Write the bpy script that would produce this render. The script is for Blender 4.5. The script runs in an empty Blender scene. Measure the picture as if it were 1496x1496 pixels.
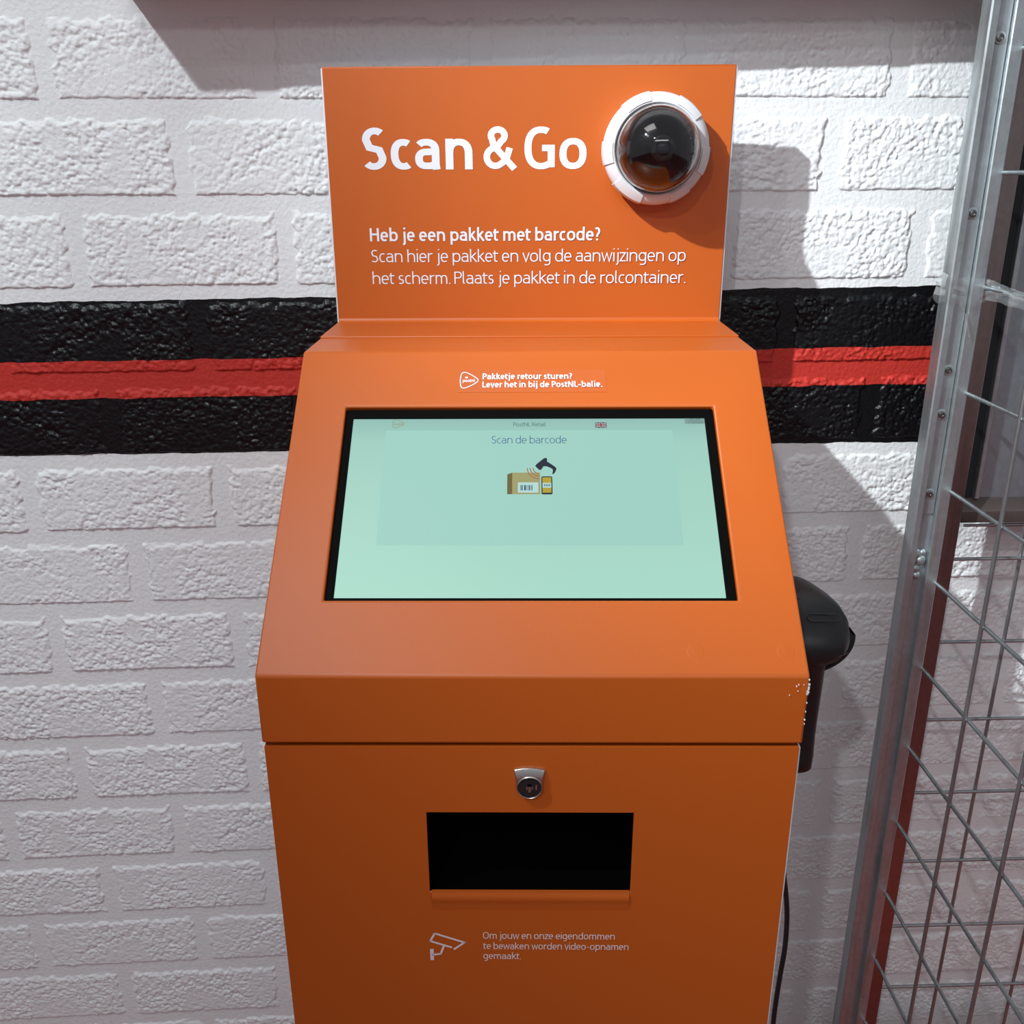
import bpy, bmesh, math, random
import numpy as np
from mathutils import Matrix, Vector
PI = math.pi
SC = bpy.context.scene
COL = SC.collection

# ------------------------------------------------------------------ camera, world, lights, exposure
cam_d = bpy.data.cameras.new('camera')
cam_d.sensor_width = 36.0
cam_d.lens = 36.0 * 1373.82 / 1496.0
cam_d.clip_start = 0.02
cam = bpy.data.objects.new('camera', cam_d)
COL.objects.link(cam)
F = Vector((0.05271651, 0.93860289, -0.34094806))
U = Vector((0.02441534, 0.3401093, 0.94006891))
R = Vector((0.998311, -0.05788152, -0.00498693))
cam.matrix_world = Matrix(((R.x, U.x, -F.x, 0), (R.y, U.y, -F.y, 0), (R.z, U.z, -F.z, 1.5), (0, 0, 0, 1)))
SC.camera = cam

world = bpy.data.worlds.new('shop_interior')
SC.world = world
world.use_nodes = True
world.node_tree.nodes['Background'].inputs[0].default_value = (0.250, 0.250, 0.274, 1)
world.node_tree.nodes['Background'].inputs[1].default_value = 1.0


def spot(name, loc, target, power, color, angle, blend, radius):
    d = bpy.data.lights.new(name, 'SPOT')
    d.energy = power; d.color = color; d.spot_size = math.radians(angle); d.spot_blend = blend
    d.shadow_soft_size = radius
    o = bpy.data.objects.new(name, d); COL.objects.link(o)
    o.location = loc
    o.rotation_euler = (Vector(target) - Vector(loc)).to_track_quat('-Z', 'Y').to_euler()
    return o


# ceiling spotlights above and to the left of the photographer, a soft ceiling panel over the kiosk, and added fill lamps
spot('ceiling_or_fill_spot', (-0.952, 0.135, 2.565), (1.45, 1.236, 1.52), 186, (0.88, 0.965, 1.0), 82, 1.0, 0.016)
spot('ceiling_or_fill_spot', (-0.952, 0.135, 2.565), (0.80, 1.236, 1.06), 92, (0.88, 0.965, 1.0), 32, 1.0, 0.016)  # added narrow fill beam from the same position, brightens the right wall
spot('ceiling_or_fill_spot', (-0.79, 0.02, 2.42), (0.55, 1.236, 1.25), 12, (0.90, 0.97, 1.0), 50, 1.0, 0.02)
spot('ceiling_or_fill_spot', (-0.54, -0.83, 2.56), (0.80, 1.236, 0.60), 44, (0.95, 0.97, 1.0), 46, 1.0, 0.03)
spot('ceiling_or_fill_spot', (-1.02, 0.10, 2.62), (-0.80, 1.236, 1.28), 76, (0.86, 0.96, 1.0), 52, 1.0, 0.03)  # added fill spot that brightens the left wall
pd = bpy.data.lights.new('ceiling_or_fill_panel', 'AREA'); pd.shape = 'RECTANGLE'; pd.size = 0.7; pd.size_y = 0.5; pd.energy = 4.5; pd.color = (1.0, 0.98, 0.97)
po = bpy.data.objects.new('ceiling_or_fill_panel', pd); COL.objects.link(po); po.location = (-0.48, 0.42, 2.75)
pd2 = bpy.data.lights.new('ceiling_or_fill_panel', 'AREA'); pd2.shape = 'RECTANGLE'; pd2.size = 2.4; pd2.size_y = 0.6; pd2.energy = 34; pd2.color = (0.96, 0.98, 1.0)  # added frontal fill that lifts the shaded wall top
po2 = bpy.data.objects.new('ceiling_or_fill_panel', pd2); COL.objects.link(po2); po2.location = (0.2, -2.6, 2.9)

SC.view_settings.view_transform = 'Standard'
SC.view_settings.look = 'None'
SC.view_settings.gamma = 1.0
SC.view_settings.use_curve_mapping = False
SC.view_settings.exposure = 0.0


# ------------------------------------------------------------------ helpers
def tag(o, label=None, cat=None, group=None, kind=None):
    if label: o['label'] = label
    if cat: o['category'] = cat
    if group: o['group'] = group
    if kind: o['kind'] = kind
    return o


def empty(name, M, label=None, cat=None):
    o = bpy.data.objects.new(name, None)
    o.empty_display_size = 0.05
    COL.objects.link(o)
    o.matrix_world = M
    return tag(o, label, cat)


class MB:
    """mesh builder in local coordinates"""
    def __init__(s):
        s.v = []; s.f = []; s.m = []

    def add(s, verts, faces, mat=0, M=None):
        n = len(s.v)
        for p in verts:
            p = Vector(p)
            s.v.append(tuple(M @ p) if M else tuple(p))
        for f in faces:
            s.f.append(tuple(i + n for i in f)); s.m.append(mat)

    def box(s, x0, x1, y0, y1, z0, z1, mat=0, M=None):
        s.add([(x0, y0, z0), (x1, y0, z0), (x1, y1, z0), (x0, y1, z0), (x0, y0, z1), (x1, y0, z1), (x1, y1, z1), (x0, y1, z1)],
              [(0, 3, 2, 1), (4, 5, 6, 7), (0, 1, 5, 4), (1, 2, 6, 5), (2, 3, 7, 6), (3, 0, 4, 7)], mat, M)

    def prism(s, poly, h0, h1, mat=0, M=None):
        """poly in xy (ccw), extruded along z"""
        n = len(poly)
        v = [(p[0], p[1], h0) for p in poly] + [(p[0], p[1], h1) for p in poly]
        f = [tuple(range(n - 1, -1, -1)), tuple(range(n, 2 * n))]
        f += [(i, (i + 1) % n, n + (i + 1) % n, n + i) for i in range(n)]
        s.add(v, f, mat, M)

    def flat(s, poly, z=0.0, mat=0, M=None):
        s.add([(p[0], p[1], z) for p in poly], [tuple(range(len(poly)))], mat, M)

    def tube(s, pts, r, seg=8, mat=0, cap=True, M=None, closed=False):
        pts = [Vector(p) for p in pts]
        n = len(pts); v = []; f = []
        up = None
        for i, p in enumerate(pts):
            a = pts[i - 1] if i else pts[0]
            b = pts[i + 1] if i < n - 1 else pts[-1]
            t = (b - a).normalized()
            if up is None:
                up = Vector((0, 0, 1)) if abs(t.z) < 0.9 else Vector((1, 0, 0))
            x = t.cross(up).normalized(); y = x.cross(t).normalized(); up = y
            rr = r[i] if isinstance(r, (list, tuple)) else r
            for k in range(seg):
                a_ = 2 * PI * k / seg
                v.append(p + x * (rr * math.cos(a_)) + y * (rr * math.sin(a_)))
        for i in range(n - 1):
            for k in range(seg):
                f.append((i * seg + k, i * seg + (k + 1) % seg, (i + 1) * seg + (k + 1) % seg, (i + 1) * seg + k))
        if cap:
            f.append(tuple(range(seg - 1, -1, -1)))
            f.append(tuple(range((n - 1) * seg, n * seg)))
        s.add(v, f, mat, M)

    def lathe(s, prof, seg=64, mat=0, M=None, a0=0.0, a1=2 * PI):
        """prof: (radius, height) about local z"""
        full = abs(a1 - a0 - 2 * PI) < 1e-6
        n = len(prof); cols = seg if full else seg + 1
        v = []; f = []
        for k in range(cols):
            a = a0 + (a1 - a0) * k / seg
            for r, h in prof:
                v.append((r * math.cos(a), r * math.sin(a), h))
        for k in range(seg):
            k2 = (k + 1) % cols
            for i in range(n - 1):
                f.append((k * n + i, k2 * n + i, k2 * n + i + 1, k * n + i + 1))
        if not full:
            f.append(tuple(range(n))); f.append(tuple(reversed(range((cols - 1) * n, cols * n))))
        s.add(v, f, mat, M)

    def build(s, name, mats, parent=None, bevel=0, segs=2, smooth=False, angle=30, recalc=True):
        me = bpy.data.meshes.new(name)
        me.from_pydata(s.v, [], s.f)
        if not isinstance(mats, (list, tuple)): mats = [mats]
        for m in mats: me.materials.append(m)
        me.polygons.foreach_set('material_index', s.m)
        if recalc:
            bm = bmesh.new(); bm.from_mesh(me)
            bmesh.ops.remove_doubles(bm, verts=bm.verts, dist=1e-6)
            bmesh.ops.recalc_face_normals(bm, faces=bm.faces)
            bm.to_mesh(me); bm.free()
        if smooth:
            me.shade_smooth()
            me.set_sharp_from_angle(angle=math.radians(angle))
        me.update()
        o = bpy.data.objects.new(name, me); COL.objects.link(o)
        if parent is not None: o.parent = parent
        if bevel:
            b = o.modifiers.new('bevel', 'BEVEL'); b.width = bevel; b.segments = segs
            b.limit_method = 'ANGLE'; b.angle_limit = math.radians(28); b.harden_normals = False
            me.shade_smooth()
            me.set_sharp_from_angle(angle=math.radians(50))
        return o


# ------------------------------------------------------------------ materials
def mat(name, color, rough=0.5, metal=0.0, bump=0.0, bscale=400.0, coat=0.0, var=0.0, vscale=8.0, emit=None, estr=1.0, spec=0.5):
    m = bpy.data.materials.new(name); m.use_nodes = True
    nt = m.node_tree; b = nt.nodes['Principled BSDF']
    b.inputs['Base Color'].default_value = (*color, 1)
    b.inputs['Roughness'].default_value = rough
    b.inputs['Metallic'].default_value = metal
    b.inputs['Specular IOR Level'].default_value = spec
    if coat: b.inputs['Coat Weight'].default_value = coat; b.inputs['Coat Roughness'].default_value = 0.15
    tc = nt.nodes.new('ShaderNodeTexCoord')
    if bump:
        n = nt.nodes.new('ShaderNodeTexNoise'); n.inputs['Scale'].default_value = bscale; n.inputs['Detail'].default_value = 3
        nt.links.new(tc.outputs['Object'], n.inputs['Vector'])
        bp = nt.nodes.new('ShaderNodeBump'); bp.inputs['Strength'].default_value = bump; bp.inputs['Distance'].default_value = 0.001
        nt.links.new(n.outputs['Fac'], bp.inputs['Height']); nt.links.new(bp.outputs['Normal'], b.inputs['Normal'])
    if var:
        n = nt.nodes.new('ShaderNodeTexNoise'); n.inputs['Scale'].default_value = vscale; n.inputs['Detail'].default_value = 5
        nt.links.new(tc.outputs['Object'], n.inputs['Vector'])
        mx = nt.nodes.new('ShaderNodeMix'); mx.data_type = 'RGBA'
        mx.inputs['A'].default_value = (*[c * (1 - var) for c in color], 1)
        mx.inputs['B'].default_value = (*[min(1, c * (1 + var)) for c in color], 1)
        nt.links.new(n.outputs['Fac'], mx.inputs['Factor']); nt.links.new(mx.outputs['Result'], b.inputs['Base Color'])
    if emit:
        b.inputs['Emission Color'].default_value = (*emit, 1); b.inputs['Emission Strength'].default_value = estr
    return m


def zinc(name, base, rough=0.42, grime=(0.10, 0.075, 0.06), gmix=0.25, metal=0.92):
    m = bpy.data.materials.new(name); m.use_nodes = True
    nt = m.node_tree; b = nt.nodes['Principled BSDF']; L = nt.links.new
    tc = nt.nodes.new('ShaderNodeTexCoord')
    vo = nt.nodes.new('ShaderNodeTexVoronoi'); vo.inputs['Scale'].default_value = 140
    L(tc.outputs['Object'], vo.inputs['Vector'])
    mp = nt.nodes.new('ShaderNodeMapping'); mp.inputs['Scale'].default_value = (60, 60, 6)
    L(tc.outputs['Object'], mp.inputs['Vector'])
    no = nt.nodes.new('ShaderNodeTexNoise'); no.inputs['Scale'].default_value = 1; no.inputs['Detail'].default_value = 6
    L(mp.outputs['Vector'], no.inputs['Vector'])
    m1 = nt.nodes.new('ShaderNodeMix'); m1.data_type = 'RGBA'
    m1.inputs['A'].default_value = (*[c * 0.92 for c in base], 1); m1.inputs['B'].default_value = (*[min(1, c * 1.06) for c in base], 1)
    L(vo.outputs['Color'], m1.inputs['Factor'])
    cr = nt.nodes.new('ShaderNodeMapRange'); cr.inputs['From Min'].default_value = 0.5; cr.inputs['From Max'].default_value = 0.75
    cr.inputs['To Max'].default_value = gmix * 2
    L(no.outputs['Fac'], cr.inputs['Value'])
    m2 = nt.nodes.new('ShaderNodeMix'); m2.data_type = 'RGBA'; m2.inputs['B'].default_value = (*grime, 1)
    L(cr.outputs['Result'], m2.inputs['Factor']); L(m1.outputs['Result'], m2.inputs['A'])
    L(m2.outputs['Result'], b.inputs['Base Color'])
    b.inputs['Metallic'].default_value = metal
    rr = nt.nodes.new('ShaderNodeMapRange'); rr.inputs['To Min'].default_value = rough - 0.08; rr.inputs['To Max'].default_value = rough + 0.14
    L(no.outputs['Fac'], rr.inputs['Value']); L(rr.outputs['Result'], b.inputs['Roughness'])
    bp = nt.nodes.new('ShaderNodeBump'); bp.inputs['Strength'].default_value = 0.25; bp.inputs['Distance'].default_value = 0.001
    L(no.outputs['Fac'], bp.inputs['Height']); L(bp.outputs['Normal'], b.inputs['Normal'])
    return m


def wall_paint():
    """white masonry paint with a black / red / black painted band; thresholds follow the world height"""
    m = bpy.data.materials.new('masonry_paint'); m.use_nodes = True
    nt = m.node_tree; b = nt.nodes['Principled BSDF']; L = nt.links.new
    g = nt.nodes.new('ShaderNodeNewGeometry')
    sp = nt.nodes.new('ShaderNodeSeparateXYZ'); L(g.outputs['Position'], sp.inputs[0])

    def math_(op, a, bv=None, c=None):
        n = nt.nodes.new('ShaderNodeMath'); n.operation = op
        for i, q in enumerate((a, bv, c)):
            if q is None: continue
            if isinstance(q, (int, float)): n.inputs[i].default_value = q
            else: L(q, n.inputs[i])
        return n.outputs[0]
    wob = nt.nodes.new('ShaderNodeTexNoise'); wob.inputs['Scale'].default_value = 28; wob.inputs['Detail'].default_value = 4
    L(g.outputs['Position'], wob.inputs['Vector'])
    z = math_('ADD', sp.outputs['Z'], math_('MULTIPLY', math_('SUBTRACT', wob.outputs['Fac'], 0.5), 0.006))
    x = sp.outputs['X']
    def above(z0, slope):   # 1 where z > z0 + slope*x
        return math_('GREATER_THAN', math_('SUBTRACT', z, math_('MULTIPLY', x, slope)), z0)
    a_top = above(1.3507, 0.0066); a_rt = above(1.2737, 0.0031); a_rb = above(1.2233, 0.0007); a_bb = above(1.1448, -0.0054)
    band = math_('SUBTRACT', a_bb, a_top)
    red = math_('SUBTRACT', a_rb, a_rt)
    # white with faint tone changes
    n2 = nt.nodes.new('ShaderNodeTexNoise'); n2.inputs['Scale'].default_value = 5; n2.inputs['Detail'].default_value = 5
    L(g.outputs['Position'], n2.inputs['Vector'])
    wm = nt.nodes.new('ShaderNodeMix'); wm.data_type = 'RGBA'
    wm.inputs['A'].default_value = (0.78, 0.785, 0.79, 1); wm.inputs['B'].default_value = (0.87, 0.875, 0.88, 1)
    L(n2.outputs['Fac'], wm.inputs['Factor'])
    c1 = nt.nodes.new('ShaderNodeMix'); c1.data_type = 'RGBA'; c1.inputs['B'].default_value = (0.0045, 0.0045, 0.0055, 1)
    L(band, c1.inputs['Factor']); L(wm.outputs['Result'], c1.inputs['A'])
    c2 = nt.nodes.new('ShaderNodeMix'); c2.data_type = 'RGBA'; c2.inputs['B'].default_value = (0.52, 0.032, 0.022, 1)
    L(red, c2.inputs['Factor']); L(c1.outputs['Result'], c2.inputs['A'])
    L(c2.outputs['Result'], b.inputs['Base Color'])
    blackness = math_('SUBTRACT', band, red)
    r = nt.nodes.new('ShaderNodeMapRange'); r.inputs['To Min'].default_value = 0.62; r.inputs['To Max'].default_value = 0.33
    L(blackness, r.inputs['Value']); L(r.outputs['Result'], b.inputs['Roughness'])
    b.inputs['Specular IOR Level'].default_value = 0.35
    # fine relief of the paint
    n3 = nt.nodes.new('ShaderNodeTexNoise'); n3.inputs['Scale'].default_value = 190; n3.inputs['Detail'].default_value = 5
    L(g.outputs['Position'], n3.inputs['Vector'])
    bp = nt.nodes.new('ShaderNodeBump'); bp.inputs['Strength'].default_value = 0.55; bp.inputs['Distance'].default_value = 0.0022
    L(n3.outputs['Fac'], bp.inputs['Height']); L(bp.outputs['Normal'], b.inputs['Normal'])
    return m


M_WALL = wall_paint()
M_ORANGE = mat('orange_powder_coat', (0.485, 0.096, 0.008), 0.42, bump=0.06, bscale=900, spec=0.5)
M_BODYW = mat('light_grey_powder_coat', (0.72, 0.72, 0.76), 0.4)
M_WHITEP = mat('white_plastic', (0.66, 0.645, 0.665), 0.38)
M_INK = mat('white_print', (0.74, 0.75, 0.80), 0.5)
M_INK2 = mat('pale_print', (0.78, 0.66, 0.64), 0.55)
M_INK3 = mat('grey_print', (0.75, 0.66, 0.70), 0.55)
M_STICK = mat('orange_sticker', (0.465, 0.091, 0.010), 0.5)
M_BLACKP = mat('black_plastic', (0.012, 0.012, 0.013), 0.42, bump=0.1, bscale=1500)
M_BEZEL = mat('black_bezel', (0.0022, 0.0020, 0.0020), 0.6, spec=0.04)
M_DARK = mat('dark_interior', (0.0012, 0.0012, 0.0012), 0.7, spec=0.05)
M_ZINC = zinc('galvanised_steel', (0.52, 0.57, 0.585))
M_ZWIRE = zinc('galvanised_wire', (0.42, 0.46, 0.47), 0.36)
M_RUST = zinc('dull_brown_steel', (0.34, 0.285, 0.27), 0.30, (0.14, 0.09, 0.08), 0.25, 1.0)
M_SHEET = zinc('dull_steel_sheet', (0.40, 0.46, 0.50), 0.42, (0.2, 0.2, 0.22), 0.1)
M_CHROME = mat('brushed_steel', (0.62, 0.61, 0.58), 0.28, 1.0, bump=0.1, bscale=800)
M_SCREW = mat('dark_screw_steel', (0.30, 0.30, 0.30), 0.3, 1.0)
M_FLOOR = mat('red_vinyl_floor', (0.30, 0.045, 0.040), 0.5, var=0.2)
M_SHADOW_BOARD = mat('white_shadow_board', (0.7, 0.7, 0.7), 0.5)
M_RIB = mat('dark_grey_rib', (0.05, 0.05, 0.055), 0.3)
M_CHIP = mat('bare_chipped_metal', (0.75, 0.72, 0.70), 0.4)


def emis(name, color, s=0.92):
    m = bpy.data.materials.new(name); m.use_nodes = True
    b = m.node_tree.nodes['Principled BSDF']
    b.inputs['Base Color'].default_value = (0.01, 0.01, 0.01, 1); b.inputs['Roughness'].default_value = 0.35
    b.inputs['Specular IOR Level'].default_value = 0.2
    b.inputs['Emission Color'].default_value = (*color, 1); b.inputs['Emission Strength'].default_value = s
    return m


def glass(name, tint=(1, 1, 1), rough=0.0, alpha=None):
    m = bpy.data.materials.new(name); m.use_nodes = True
    b = m.node_tree.nodes['Principled BSDF']
    b.inputs['Base Color'].default_value = (*tint, 1); b.inputs['Roughness'].default_value = rough
    b.inputs['Transmission Weight'].default_value = 1.0; b.inputs['IOR'].default_value = 1.45
    return m


# ------------------------------------------------------------------ stroke lettering
XH, CAP, ASC, DSC = 0.73, 1.0, 1.04, -0.28


def sarc(cx, cy, rx, ry, a0, a1, n=14, e=2.35):
    o = []
    for i in range(n + 1):
        a = math.radians(a0 + (a1 - a0) * i / n)
        c, s = math.cos(a), math.sin(a)
        o.append((cx + rx * math.copysign(abs(c) ** (2 / e), c), cy + ry * math.copysign(abs(s) ** (2 / e), s)))
    return o


def glyph(ch, w):
    h = w / 2; S = []; X = XH
    def bowl(cx, rx, y0=h, y1=X - h):
        return sarc(cx, (y0 + y1) / 2, rx, (y1 - y0) / 2, 0, 360, 26)
    def arch(x0, x1, yb=0.0, dip=0.26):
        c = (x0 + x1) / 2
        return [(x0, X - dip - 0.12)] + sarc(c, X - h - 0.27, (x1 - x0) / 2, 0.27, 165, 0, 14) + [(x1, yb)]
    if ch == ' ': return [], 0.24
    if ch in 'adgq':
        pass
    if ch == 'a':
        W = 0.50; x1 = W - h
        S = [sarc(0.05 + (x1 - 0.05) / 2, X - h - 0.2, (x1 - 0.05) / 2, 0.2, 140, 0, 10) + [(x1, h + 0.05), (x1 + 0.015, 0.0)],
             [(x1, 0.43), (0.25, 0.42)] + sarc(0.23, 0.215 + h / 2, 0.23 - h, 0.205 - h / 2, 90, 270, 12) + [(0.32, h + 0.01), (x1, 0.14)]]
        return S, W
    if ch == 'b':
        W = 0.56; return [[(h, ASC), (h, 0)], bowl(W / 2, W / 2 - h)], W
    if ch == 'c':
        W = 0.46; return [sarc(W / 2 + 0.03, X / 2, W / 2 - h + 0.03, X / 2 - h, 58, 302, 18)], W
    if ch == 'd':
        W = 0.56; return [[(W - h, ASC), (W - h, 0)], bowl(W / 2, W / 2 - h)], W
    if ch == 'e':
        W = 0.52; cy = X / 2
        return [[(h, cy + 0.005), (W - h, cy + 0.005)] + sarc(W / 2, cy, W / 2 - h, cy - h, 2, 310, 22)[1:]], W
    if ch == 'f':
        W = 0.36; return [[(0.14, 0), (0.14, ASC - 0.2)] + sarc(0.30, ASC - h - 0.16, 0.16, 0.16, 180, 80, 8), [(0, X - h), (W - 0.02, X - h)]], W
    if ch == 'g':
        W = 0.54; x1 = W - h
        return [bowl(W / 2, W / 2 - h, h + 0.03), [(x1, X), (x1, -0.02)] + sarc(W / 2, -0.05, W / 2 - h, -DSC - 0.05 - h + 0.02, 0, -128, 10)], W
    if ch == 'h':
        W = 0.55; return [[(h, ASC), (h, 0)], arch(h, W - h)], W
    if ch == 'i':
        W = w; return [[(h, X), (h, 0)], [(h, ASC - w * 0.95), (h, ASC)]], W
    if ch == 'j':
        W = 0.19 + h; return [[(W - h, X), (W - h, -0.10)] + sarc(W - h - 0.16, -0.10, 0.16, 0.15, 0, -80, 8), [(W - h, ASC - w * 0.95), (W - h, ASC)]], W
    if ch == 'k':
        W = 0.50; return [[(h, ASC), (h, 0)], [(W - h - 0.03, X), (h + 0.05, 0.39)], [(h + 0.10, 0.43), (W - h + 0.02, 0)]], W
    if ch == 'l':
        W = w + 0.07; return [[(h, ASC), (h, 0.16)] + sarc(h + 0.12, 0.14, 0.12, 0.14 - h, 180, 262, 5)], W
    if ch == 'm':
        W = 0.84; c = W / 2; return [[(h, X), (h, 0)], arch(h, c), arch(c, W - h)], W
    if ch == 'n':
        W = 0.55; return [[(h, X), (h, 0)], arch(h, W - h)], W
    if ch == 'o':
        W = 0.57; return [bowl(W / 2, W / 2 - h)], W
    if ch == 'p':
        W = 0.56; return [[(h, X), (h, DSC)], bowl(W / 2, W / 2 - h)], W
    if ch == 'r':
        W = 0.36; return [[(h, X), (h, 0)], [(h, X - 0.36)] + sarc(W, X - h - 0.24, W - h, 0.24, 165, 92, 8)], W
    if ch == 's' or ch == 'S':
        T = X if ch == 's' else CAP; W = 0.42 if ch == 's' else 0.52
        q = (T - w) / 4; rx = W / 2 - h; c = W / 2
        return [sarc(c + 0.02, T - h - q, rx, q, 48, 180, 12, 2.1) + [(c - rx * 0.55, T / 2 + 0.03 * T), (c + rx * 0.55, T / 2 - 0.03 * T)] + sarc(c - 0.02, h + q, rx, q, 0, -140, 12, 2.1)], W
    if ch == 't':
        W = 0.38; return [[(0.13, X + 0.17), (0.13, 0.17)] + sarc(0.28, 0.17, 0.15, 0.17 - h, 180, 285, 9), [(0, X - h), (W, X - h)]], W
    if ch == 'u':
        W = 0.55; return [[(W - h, X), (W - h, 0)], [(h, X)] + sarc(W / 2, h + 0.27, W / 2 - h, 0.27, 180, 345, 14)], W
    if ch == 'v':
        W = 0.52; return [[(h * .9, X), (W / 2, 0.02), (W - h * .9, X)]], W
    if ch == 'w':
        W = 0.80; return [[(h * .9, X), (W * 0.27, 0.02), (W / 2, X - 0.06), (W * 0.73, 0.02), (W - h * .9, X)]], W
    if ch == 'z':
        W = 0.46; return [[(0.01, X - h), (W - h - .01, X - h), (h + .01, h), (W, h)]], W
    if ch == 'H':
        W = 0.62; return [[(h, CAP), (h, 0)], [(W - h, CAP), (W - h, 0)], [(h, .53), (W - h, .53)]], W
    if ch == 'P' or ch == 'R':
        W = 0.54; S = [[(h, 0), (h, CAP)], [(h, CAP - h), (W - h - 0.22, CAP - h)] + sarc(W - h - .22, CAP - h - .235, .22, .235, 90, -90, 12) + [(h, CAP - h - .47)]]
        if ch == 'R': S.append([(W / 2 - 0.02, CAP - h - .47), (W - h + .03, 0)])
        return S, W
    if ch == 'L':
        W = 0.46; return [[(h, CAP), (h, h), (W, h)]], W
    if ch == 'N':
        W = 0.66; return [[(h, 0), (h, CAP)], [(h, CAP - .02), (W - h, .02)], [(W - h, 0), (W - h, CAP)]], W
    if ch == 'O' or ch == '0':
        W = 0.72 if ch == 'O' else 0.52; return [sarc(W / 2, .5, W / 2 - h, .5 - h, 0, 360, 30)], W
    if ch == 'G':
        W = 0.64; return [sarc(W / 2 + .03, .5, W / 2 - h + .03, .5 - h, 62, 298, 22) + [(W - h, .12), (W - h, .50), (W - .27, .50)]], W
    if ch == '&':
        W = 0.70
        return [[(W + .01, 0), (.23, .56)] + sarc(.33, .78, .155, .22 - h, 215, -60, 14, 2.0) + [(.30, .50)] + sarc(.27, h + .21, .27 - h, .21, 110, 300, 14, 2.0) + [(.52, .22), (.60, .50)]], W
    if ch == '?':
        W = 0.42; return [sarc(W / 2 - .02, CAP - h - .22, W / 2 - h, .22, 135, -40, 12, 2.1) + [(W / 2, .42), (W / 2 - .01, .27)], [(W / 2 - .01, 0), (W / 2 - .01, w * .98)]], W
    if ch == '.':
        return [[(h, 0), (h, w * .95)]], w
    if ch == ':':
        return [[(h, 0), (h, w * .95)], [(h, .5), (h, .5 + w * .95)]], w
    if ch == '-':
        W = .32; return [[(0, .38), (W, .38)]], W
    if ch == '1':
        return [[(.04, .82), (.2, CAP - .02), (.2, 0)]], .26
    if ch == '2':
        W = .48; return [sarc(W / 2, CAP - h - .22, W / 2 - h, .22, 150, -35, 12, 2.1) + [(h, h), (W, h)]], W
    if ch == '5':
        W = .48; return [[(W - .04, CAP - h), (h + .03, CAP - h), (h + .01, .56)] + sarc(W / 2 - .02, .3 + h / 2, W / 2 - h, .3 - h / 2, 110, -130, 12, 2.1)], W
    if ch == '7':
        W = .46; return [[(0, CAP - h), (W - h, CAP - h), (.16, 0)]], W
    return [], .3


def lettering(name, body, M, x0, x1, yb, cap, w, material, parent, space=0.105, lift=0.0004, thick=0.0):
    mb = MB(); pen = 0; strokes = []
    LB = {**{c: .035 for c in 'acdegosSGO&'}, **{c: .0 for c in 'tjfvwz?'}}
    RB = {**{c: .035 for c in 'beopSsOdN'}, **{c: .0 for c in 'ckrtfvwz?LP.'}}
    for c in 'dN': RB[c] = .06
    f_ = space / .105
    for i, ch in enumerate(body):
        S, W = glyph(ch, w)
        if i: pen += LB.get(ch, .062 if ch != ' ' else 0) * f_
        for s in S: strokes.append([(p[0] + pen, p[1]) for p in s])
        pen += W + (RB.get(ch, .062) * f_ if ch != ' ' and i < len(body) - 1 else 0)
    total = pen
    sx = (x1 - x0) / total
    hx = w / 2
    for s in strokes:
        pts = [Vector(s[0])]
        for p in s[1:]:
            if (Vector(p) - pts[-1]).length > 1e-4: pts.append(Vector(p))
        closed = (pts[0] - pts[-1]).length < 1e-3 and len(pts) > 4
        n = len(pts); L = []; Rr = []
        for i, p in enumerate(pts):
            if closed:
                a = pts[i - 1] if i else pts[-2]; b = pts[i + 1] if i < n - 1 else pts[1]
            else:
                a = pts[i - 1] if i else p; b = pts[i + 1] if i < n - 1 else p
            d1 = (p - a).normalized() if (p - a).length else (b - p).normalized()
            d2 = (b - p).normalized() if (b - p).length else d1
            n1 = Vector((-d1.y, d1.x)); n2 = Vector((-d2.y, d2.x))
            m = n1 + n2
            m = m.normalized() if m.length > 1e-6 else n1
            k = min(1 / max(m.dot(n1), 0.3), 2.6)
            L.append(p + m * hx * k); Rr.append(p - m * hx * k)
        lift += 0.000012
        v = [(x0 + q.x * sx, yb + q.y * cap, lift + 1e-6 * qi) for qi, q in enumerate(L)] + [(x0 + q.x * sx, yb + q.y * cap, lift + 1e-6 * qi) for qi, q in enumerate(Rr)]
        mb.add(v, [(n + i, n + i + 1, i + 1, i) for i in range(n - 1)], 0, M)
    return mb.build(name, material, parent, recalc=False)


# ------------------------------------------------------------------ setting: wall of painted bricks, floor
YW = 1.2356
rng = np.random.default_rng(7)
mb = MB()
mb.box(-1.9, 2.1, YW + 0.0, YW + 0.12, 0.0, 2.75)
wall = mb.build('wall_back', M_WALL)
tag(wall, 'painted brick wall, white above and below a black, red and black band', kind='structure')

BL, BH, PH, PX, GAP = 0.2495, 0.1020, 0.10857, 0.2555, 0.006


def smooth_noise(nx, ny, cells_x, cells_y, rng):
    g = rng.random((cells_y + 2, cells_x + 2))
    xs = np.linspace(0, cells_x, nx); ys = np.linspace(0, cells_y, ny)
    xi = np.minimum(xs.astype(int), cells_x); yi = np.minimum(ys.astype(int), cells_y)
    fx = xs - xi; fy = ys - yi
    fx = fx * fx * (3 - 2 * fx); fy = fy * fy * (3 - 2 * fy)
    a = g[yi][:, xi]; b = g[yi][:, xi + 1]; c = g[yi + 1][:, xi]; d = g[yi + 1][:, xi + 1]
    return (a * (1 - fx) + b * fx) * (1 - fy)[:, None] + (c * (1 - fx) + d * fx) * fy[:, None]


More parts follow.
